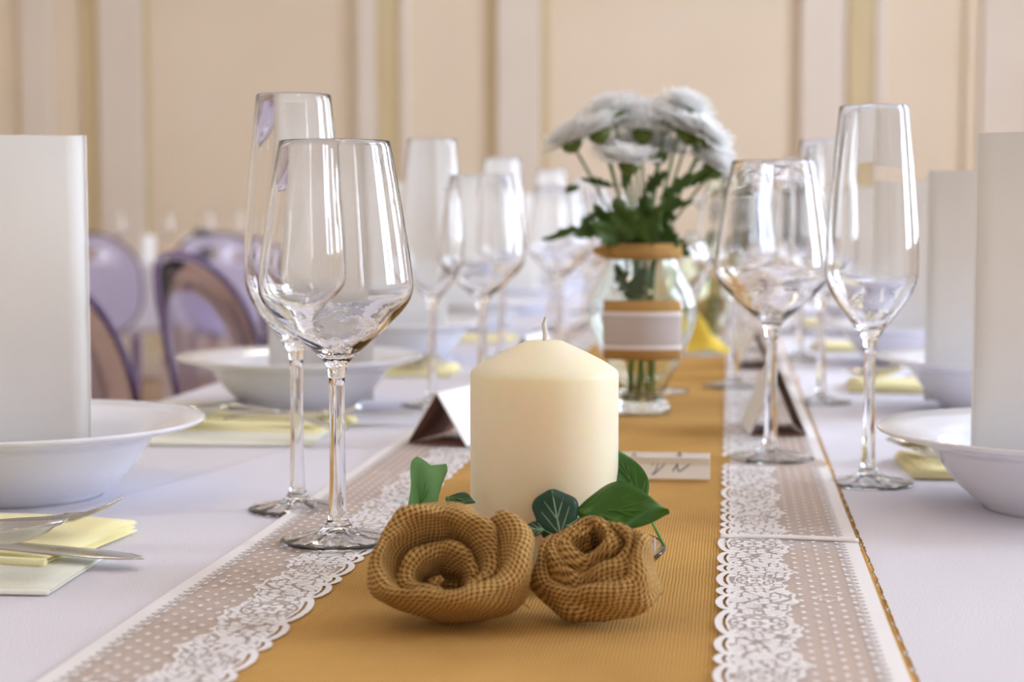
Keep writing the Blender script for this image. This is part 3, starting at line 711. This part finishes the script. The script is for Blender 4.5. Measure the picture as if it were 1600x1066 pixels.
# ------------------------------------------------------------------ flower jar and bouquet
def jar(loc, label, band=True):
    r = thing('glass_jar', label, 'jar', loc)
    out = [(.024, 0), (.0275, .0006)] + smooth_prof([(.0290, .003), (.0282, .007), (.0235, .013), (.0232, .020), (.0285, .034), (.0405, .058), (.0500, .080), (.0535, .098), (.0515, .116), (.0430, .134), (.0350, .146), (.0335, .154), (.0360, .166), (.0372, .169)], 4)
    inn = [(.0360, .1694)] + smooth_prof([(.0345, .165), (.0320, .154), (.0335, .1455), (.0415, .1330), (.0500, .1150), (.0519, .098), (.0484, .081), (.0388, .059), (.0265, .036), (.020, .024), (.012, .017), (0, .015)], 4)
    mesh('jar_glass', *lathe([(0, .002)]+out+inn, 64), M['glass_green'], True, r)
    if band:
        def cyl(r0, z0, z1, m, nm, par, w_=.0):
            V, F = lathe([(r0+w_, z0), (r0+.0014, (z0+z1)/2), (r0+w_, z1), (r0-.0006, z1), (r0-.0006, z0)], 56, True)
            return mesh(nm, V, F, m, True, par, uv=[(math.atan2(v[1], v[0])*r0, v[2]) for v in V])
        def patch(r0, z0, z1, half, m, nm, par, th):
            az = -PI/2+.05
            V, F = grid(25, 7, lambda a, b: (r0*math.cos(az+half*(2*a-1)), r0*math.sin(az+half*(2*a-1)), z0+(z1-z0)*b))
            return solid(mesh(nm, V, F, m, True, par, uv=[(v[0]*1.1+v[1]*.6, v[2]) for v in V]), th)
        b = patch(.0550, .056, .113, .74, M['bandm'], 'burlap_label', r, .0012)
        patch(.0562, .067, .101, .735, M['tulle'], 'lace_band', b, .0002)
        patch(.0564, .066, .0695, .735, M['lace'], 'lace_edge', b, .0004)
        patch(.0564, .0985, .102, .735, M['lace'], 'lace_edge', b, .0004)
        b2 = cyl(.0334, .1515, .167, M['rose'], 'neck_ribbon', r); b2.data.materials[0] = M['bandm']
        for v in b2.data.vertices: v.co.x *= 1.12; v.co.y *= 1.12
        V, F = grid(8, 4, lambda a, b: (-.030-.017*a, -.022-.004*math.sin(a*4), .1660-.015*b*(1-.6*a)-.003*a))
        o = mesh('ribbon_tail', V, F, M['bandm'], True, r, uv=[(v[0], v[2]) for v in V]); solid(o, .001)
    return r
M['bandm'] = weave('burlap_band', srgb(140, 96, 44), srgb(190, 146, 84), srgb(212, 172, 112), 560, 'UV', 0.0003, 20)
JX, JY = -.0850, 1.640
jar((JX, JY, RZ+.0018), 'glass jar with burlap and lace bands holding white flowers behind the candle')
def petals_mesh(R_, seed, cup):
    r = random.Random(seed); parts = []
    for ring, (n, rr, up) in enumerate(((22, 1.0, .48), (20, .95, .80), (18, .82, 1.08), (12, .6, 1.35))):
        for i in range(n):
            a = 2*PI*(i+r.random()*.4)/n+ring*.3; ln = R_*rr*r.uniform(.88, 1.08); wd = R_*.17; el = up*cup+r.uniform(-.08, .08)
            V, F = grid(5, 3, lambda s, t: (0, 0, 0))
            Vn = []
            for ii in range(5):
                s = ii/4; w_ = wd*(.35+.65*math.sin(min(1, s*1.05+.12)*PI*.82)); d = ln*s; e = el-s*.25
                for jj in range(3):
                    q = jj-1; rad = .003+d*math.cos(e); h = d*math.sin(e)+.002*ring*.6-.0012*abs(q)*s
                    Vn.append((rad*math.cos(a)-w_*q*math.sin(a), rad*math.sin(a)+w_*q*math.cos(a), h+.003))
            parts.append((Vn, F))
    return merge(*parts)
def leafy(parent, base, tip, wd, nm, side=True):
    JAG = [(0, .08, .08), (.12, .35, .3), (.22, .75, .8), (.30, .45, .5), (.42, 1.0, .95), (.52, .55, .6), (.64, .8, .85), (.74, .4, .42), (.86, .42, .4), (1, .02, .02)]
    place_leaf('leaf', '', JAG, None, wd, base, tip, nm, 'fleaf', 'vein_g', .08, .2, .6, veins=False, parent=parent)
def flower(head, R_, facing, seed, foot, label, grp, leaves=(), cup=1.0):
    root = thing('chrysanthemum', label, 'flower', tuple(foot), 0, grp)
    H = Vector(head); Ft = Vector(foot); f = Vector(facing).normalized()
    rt = Vector((0, 0, 1)).rotation_difference(f).to_matrix()
    V, F = petals_mesh(R_, seed, cup)
    o = mesh('petals', [rt @ Vector(v)+H-Ft for v in V], F, M['petal'], True, root); o['kind'] = 'stuff'
    V, F = lathe([(0, -.0055), (.0030, -.0050), (.0066, -.0025), (.0082, .0012), (.0070, .0040), (0, .0042)], 16)
    mesh('calyx', [rt @ Vector(v)*1.35+H-Ft for v in V], F, M['calyx'], True, root)
    mid = Vector((JX+(H.x-JX)*.25, JY+(H.y-JY)*.25, .0)) if grp.endswith('jar') else Vector(((Ft.x+H.x)/2, (Ft.y+H.y)/2, 0)); mid.z = T+.165 if grp.endswith('jar') else (Ft.z+H.z)/2
    pts = [Ft, Ft.lerp(mid, .5), mid, mid.lerp(H, .55)+Vector((0, 0, .004)), H-f*.004]
    P = [tuple(Vector(p)-Ft) for p in smooth_prof([tuple(q) for q in pts], 4)]
    mesh('stem', *tube(P, .0013, 7), M['stemg'], True, root)
    for b, t_, wd, nm in leaves: leafy(root, b, t_, wd, nm)
    return root
G = 'white chrysanthemums in the jar'
FL = [(960, 183, 1.630, (-.15, .1, 1), 'calyx seen from below at the very top of the bouquet'),
      (938, 213, 1.600, (-.45, -.05, 1), 'just below and left of the topmost bloom'),
      (895, 227, 1.615, (-.6, 0, .9), 'set far out at the left of the bouquet'),
      (1004, 213, 1.640, (.1, .15, 1), 'in the middle of the upper row of blooms'),
      (1039, 199, 1.650, (.25, .0, 1), 'right of the middle in the upper row of blooms'),
      (1076, 215, 1.630, (.45, -.1, 1), 'on a long oblique stem at the upper right'),
      (983, 262, 1.575, (.05, -.15, 1), 'lowest in the middle, in front of the others'),
      (1112, 268, 1.620, (.55, -.15, 1), 'at the right edge just above the dark leaves'),
      (1062, 200, 1.700, (.3, .5, 1), 'at the back of the bouquet, upper right'),
      (990, 195, 1.700, (-.1, .5, 1), 'at the back of the bouquet, upper middle'),
      (1095, 240, 1.675, (.6, .3, 1), 'behind the right edge bloom'),
      (940, 205, 1.690, (-.4, .4, 1), 'at the back of the bouquet, upper left'),
      (970, 244, 1.675, (-.2, .1, 1), 'half hidden behind the lowest middle bloom, on its left'),
      (1028, 246, 1.68, (.1, .1, 1), 'half hidden behind the lowest middle bloom, on its right'),
      (1100, 222, 1.62, (.6, -.2, .8), 'big and round at the right, above the edge bloom'),
      (1068, 178, 1.66, (.3, .1, 1), 'at the upper right just below the crown of the bouquet')]
for i, (px, py, Y, fc, lb) in enumerate(FL):
    h = vz(px, py, Y); an = i*2.4
    lv = []
    if i == 2: lv = [(vz(905, 290, 1.62), vz(882, 302, 1.60), .006, (0, -1, .4)), (vz(935, 350, 1.62), vz(848, 380, 1.60), .009, (0, -.6, 1)), (vz(960, 290, 1.61), vz(905, 280, 1.59), .005, (0, -1, .3))]
    if i == 6: lv = [(vz(985, 385, 1.61), vz(962, 305, 1.58), .018, (0, -1, .1)), (vz(1000, 385, 1.61), vz(1035, 330, 1.59), .014, (0, -1, .2)), (vz(970, 290, 1.6), vz(990, 268, 1.57), .012, (0, -1, .3)), (vz(965, 384, 1.60), vz(925, 345, 1.58), .012, (0, -1, .3))]
    if i == 7: lv = [(vz(1030, 310, 1.61), vz(1105, 268, 1.6), .011, (0, -.7, .7)), (vz(1015, 330, 1.61), vz(1085, 318, 1.59), .012, (0, -.7, .7)), (vz(1005, 300, 1.61), vz(1045, 268, 1.59), .010, (0, -.9, .3)), (vz(1060, 290, 1.61), vz(1118, 272, 1.60), .007, (0, -.9, .3))]
    if i == 1: lv = [(vz(975, 384, 1.62), vz(925, 318, 1.60), .012, (.3, -1, .2)), (vz(935, 330, 1.62), vz(905, 360, 1.60), .007, (0, -1, .4)), (vz(960, 360, 1.62), vz(895, 372, 1.60), .010, (0, -.8, .8))]
    if i == 3: lv = [(vz(1000, 384, 1.63), vz(1010, 300, 1.62), .016, (.1, -1, .1)), (vz(990, 470, 1.63), vz(960, 410, 1.61), .010, (.1, -1, .1)), (vz(985, 475, 1.63), vz(1010, 415, 1.61), .011, (.1, -1, .1))]
    if i == 5: lv = [(vz(1010, 384, 1.64), vz(1055, 300, 1.63), .014, (.2, -1, .1)), (vz(1030, 350, 1.64), vz(1062, 388, 1.62), .010, (.2, -1, .1)), (vz(1045, 370, 1.66), vz(1078, 402, 1.65), .010, (.2, -1, .1))]
    flower(h, .0285, fc, i+1, (JX+.013*math.cos(an)-(.012 if i == 2 else 0), JY+.013*math.sin(an), RZ+.012), 'white chrysanthemum, '+lb, G, lv, cup=.95)
# second, blurred bouquet further down the table
j2 = vz(1130, 400, 2.55); j2.z = RZ+.0018; j2.x = -.030
jar(tuple(j2), 'blurred second glass jar with flowers further down the table', False)
for i, (px, py) in enumerate(((1122, 262), (1140, 285), (1155, 300), (1130, 320), (1150, 345), (1105, 335))):
    h = vz(px, py, 2.55+.03*(i % 3)); 
    lv = [(h-Vector((0, .01, .02)), h-Vector((-.012+.02*(i % 2), .012, .055)), .012, (0, -1, .2))]
    flower(h, .030, ((i % 3-1)*.4, -.4, .9), 30+i, (j2.x+.01*math.cos(i), j2.y+.01*math.sin(i), RZ+.012), 'pale blurred chrysanthemum, %s from the top of the second bouquet' % ['first', 'second', 'third', 'fourth', 'fifth', 'lowest'][i], 'flowers of the second bouquet', lv)
# stemmed goblet behind the jar
gob = thing('water_goblet', 'round stemmed water goblet partly behind the flower jar', 'glass', (-.078, 1.84, RZ+.002))
mesh('bowl', *lathe([(0, .070)]+smooth_prof([(.006, .072), (.022, .083), (.042, .105), (.056, .13), (.058, .15), (.052, .166)], 5)+[(.0512, .1662)]+smooth_prof([(.0508, .165), (.0566, .15), (.0546, .13), (.041, .107), (.021, .086), (.006, .077), (0, .0765)], 5), 56), M['glass'], True, gob)
mesh('stem', *lathe([(0, .006)]+smooth_prof([(.0045, .0062), (.0042, .02), (.0042, .038), (.0095, .045), (.0095, .051), (.0045, .058), (.005, .0698)], 4)+[(0, .0698)], 32), M['glass'], True, gob)
mesh('foot', *lathe([(0, 0), (.034, 0), (.035, .001), (.033, .002), (.012, .0045), (.0045, .006), (0, .006)], 48), M['glass'], True, gob)
# little plate with a yellow napkin in the middle
tag(mesh('side_plate', *lathe([(0, .002), (.030, 0), (.034, .001), (.055, .007), (.056, .0078), (.054, .0082), (.034, .0038), (0, .0036)], 48), M['bowl'], True, None, (-.050, 2.31, RZ+.002)), 'small white plate holding a crumpled yellow napkin on the runner', 'plate')
V, F = grid(16, 16, lambda a, b: ((a-.5)*.075+.006*math.sin(b*9), (b-.5)*.07, .006+.042*math.exp(-(((a-.5)/.3)**2+((b-.5)/.32)**2))*(1+.35*math.sin(a*13+b*5))))
tag(solid(mesh('crumpled_napkin', V, F, M['napkin_o'] if 'napkin_o' in M else M.setdefault('napkin_o', mat('deep_yellow_napkin', srgb(244, 214, 84), .85)), True, None, (-.036, 2.31, RZ+.0035)), .0012), 'crumpled deep yellow napkin on the small plate in the middle of the table', 'napkin')

# ------------------------------------------------------------------ clear plastic chairs
def chair():
    r = thing('clear_chair', '', 'chair')
    zc, hz, hy = .665, .215, .215
    def oval(a, k=1.0):   # back lies in the y-z plane, leaning away (-x) towards the top
        c, s = math.cos(a), math.sin(a); e = .82
        y = hy*k*math.copysign(abs(c)**e, c); z = zc+hz*k*math.copysign(abs(s)**e, s)
        return (-.06*(z-.45)/.43*1.4-.025+ .05*(y/hy)**2, y, z)
    n = 48; V, F = [oval(0, 0)], []
    for k in (.33, .66, .95):
        V += [oval(2*PI*i/n, k) for i in range(n)]
    for i in range(n): F.append((0, 1+i, 1+(i+1) % n))
    for q in range(2):
        for i in range(n): j = (i+1) % n; F.append((1+q*n+i, 1+(q+1)*n+i, 1+(q+1)*n+j, 1+q*n+j))
    solid(mesh('backrest', V, F, M['poly'], True, r), .004)
    P = [oval(2*PI*i/n) for i in range(n+1)]
    mesh('back_rim', *tube(P, .0065, 8), M['polyrim'], True, r)
    V, F = grid(12, 12, lambda a, b: (-.02+.40*a, (b-.5)*.42*(1-.1*(1-a)), .455+.010*(2*b-1)**2-.006*math.sin(a*PI)))
    bevel(solid(mesh('seat', V, F, M['poly'], True, r), .012), .003)
    for sx, sy in ((0, -1), (0, 1), (1, -1), (1, 1)):
        x = .0 if sx == 0 else .355
        mesh('leg', *tube([(x, sy*.175, .452), (x+(-.02 if sx == 0 else .005), sy*.182, .25), (x+(-.06 if sx == 0 else .01), sy*.19, .009)], [.020, .017, .013], 10), M['polyrim'] if sx == 0 else M['poly'], True, r)
    return r
ch0 = chair()
for i, (x, y, rz, lb) in enumerate(((-.86, 1.68, .05, 'hidden behind the nearest menu card'), (-.88, 2.22, 0, 'at the left edge of the view beside the nearest menu card'), (-.87, 2.84, -.06, 'whose whole rounded back shows left of the tall glass'),
                                (-.88, 3.41, 0, 'third along, behind the front left glasses'), (-.88, 3.98, 0, 'fourth along the left side of the table'), (-.88, 4.53, 0, 'last along the left side of the table'))):
    c = ch0 if i == 0 else copy_tree(ch0)
    c.location = (x, y, 0); c.rotation_euler = (0, 0, rz); c['label'] = 'clear purplish plastic chair, '+lb; c['group'] = 'clear plastic chairs'

# ------------------------------------------------------------------ far table with candles
ft = thing('far_table', 'distant table with white cloth and candles near the back wall', 'table', (-2.6, 7.6, 0))
mesh('tabletop', *box(-1.2, 1.2, -.4, .4, .70, .735), M['wood'], parent=ft)
for sx in (-1.1, 1.1):
    for sy in (-.3, .3): mesh('leg', *box(sx-.03, sx+.03, sy-.03, sy+.03, .008, .70), M['wood'], parent=ft)
V, F = box(-3.82, -1.38, 7.18, 8.02, .45, .74)
tag(bevel(mesh('tablecloth', V, F[1:], M['cloth']), .01), 'white cloth on the distant table near the back wall', 'tablecloth')
for i, px in enumerate((158, 230, 297, 350)):
    p_ = vz(px, 380, 7.5)
    q = thing('white_candle', 'white candle on the distant table, %s from the left' % on[i].replace('nearest', 'first'), 'candle', (p_.x, 7.5, .741), 0, 'candles on the distant table')
    mesh('wax_body', *lathe([(0, 0), (.034, 0), (.035, .002), (.035, .115), (.033, .12), (0, .122)], 24), M['paper'], True, q)
    mesh('wick', *tube([(0, 0, .12), (0, 0, .132)], .0015, 6), M['wick'], True, q)
for i, px in enumerate((185, 262, 325, 372)):
    p_ = vz(px, 380, 7.62)
    o = wine0 if False else copy_tree(wine0); o.location = (p_.x, 7.62, .741); o['label'] = 'wine glass on the distant table, %s from the left' % on[i].replace('nearest', 'first'); o['group'] = 'glasses on the distant table'
p_ = vz(316, 380, 7.7)
bt = thing('grey_vase', 'grey glass vase on the distant table', 'vase', (p_.x, 7.7, .741))
mesh('vase_body', *lathe([(0, 0), (.04, 0), (.045, .01), (.048, .08), (.04, .13), (.042, .15), (.038, .15), (.036, .13), (.043, .08), (.04, .012), (0, .01)], 28), M['bottle'], True, bt)
for i, (x, y, rz) in enumerate(((-3.2, 6.75, PI/2), (-2.65, 6.72, PI/2), (-2.1, 6.75, PI/2))):
    c = copy_tree(ch0); c.location = (x, y, 0); c.rotation_euler = (0, 0, rz); c['label'] = 'distant clear chair at the far table, %s' % ['leftmost', 'middle', 'rightmost'][i]; c['group'] = 'chairs at the far table'
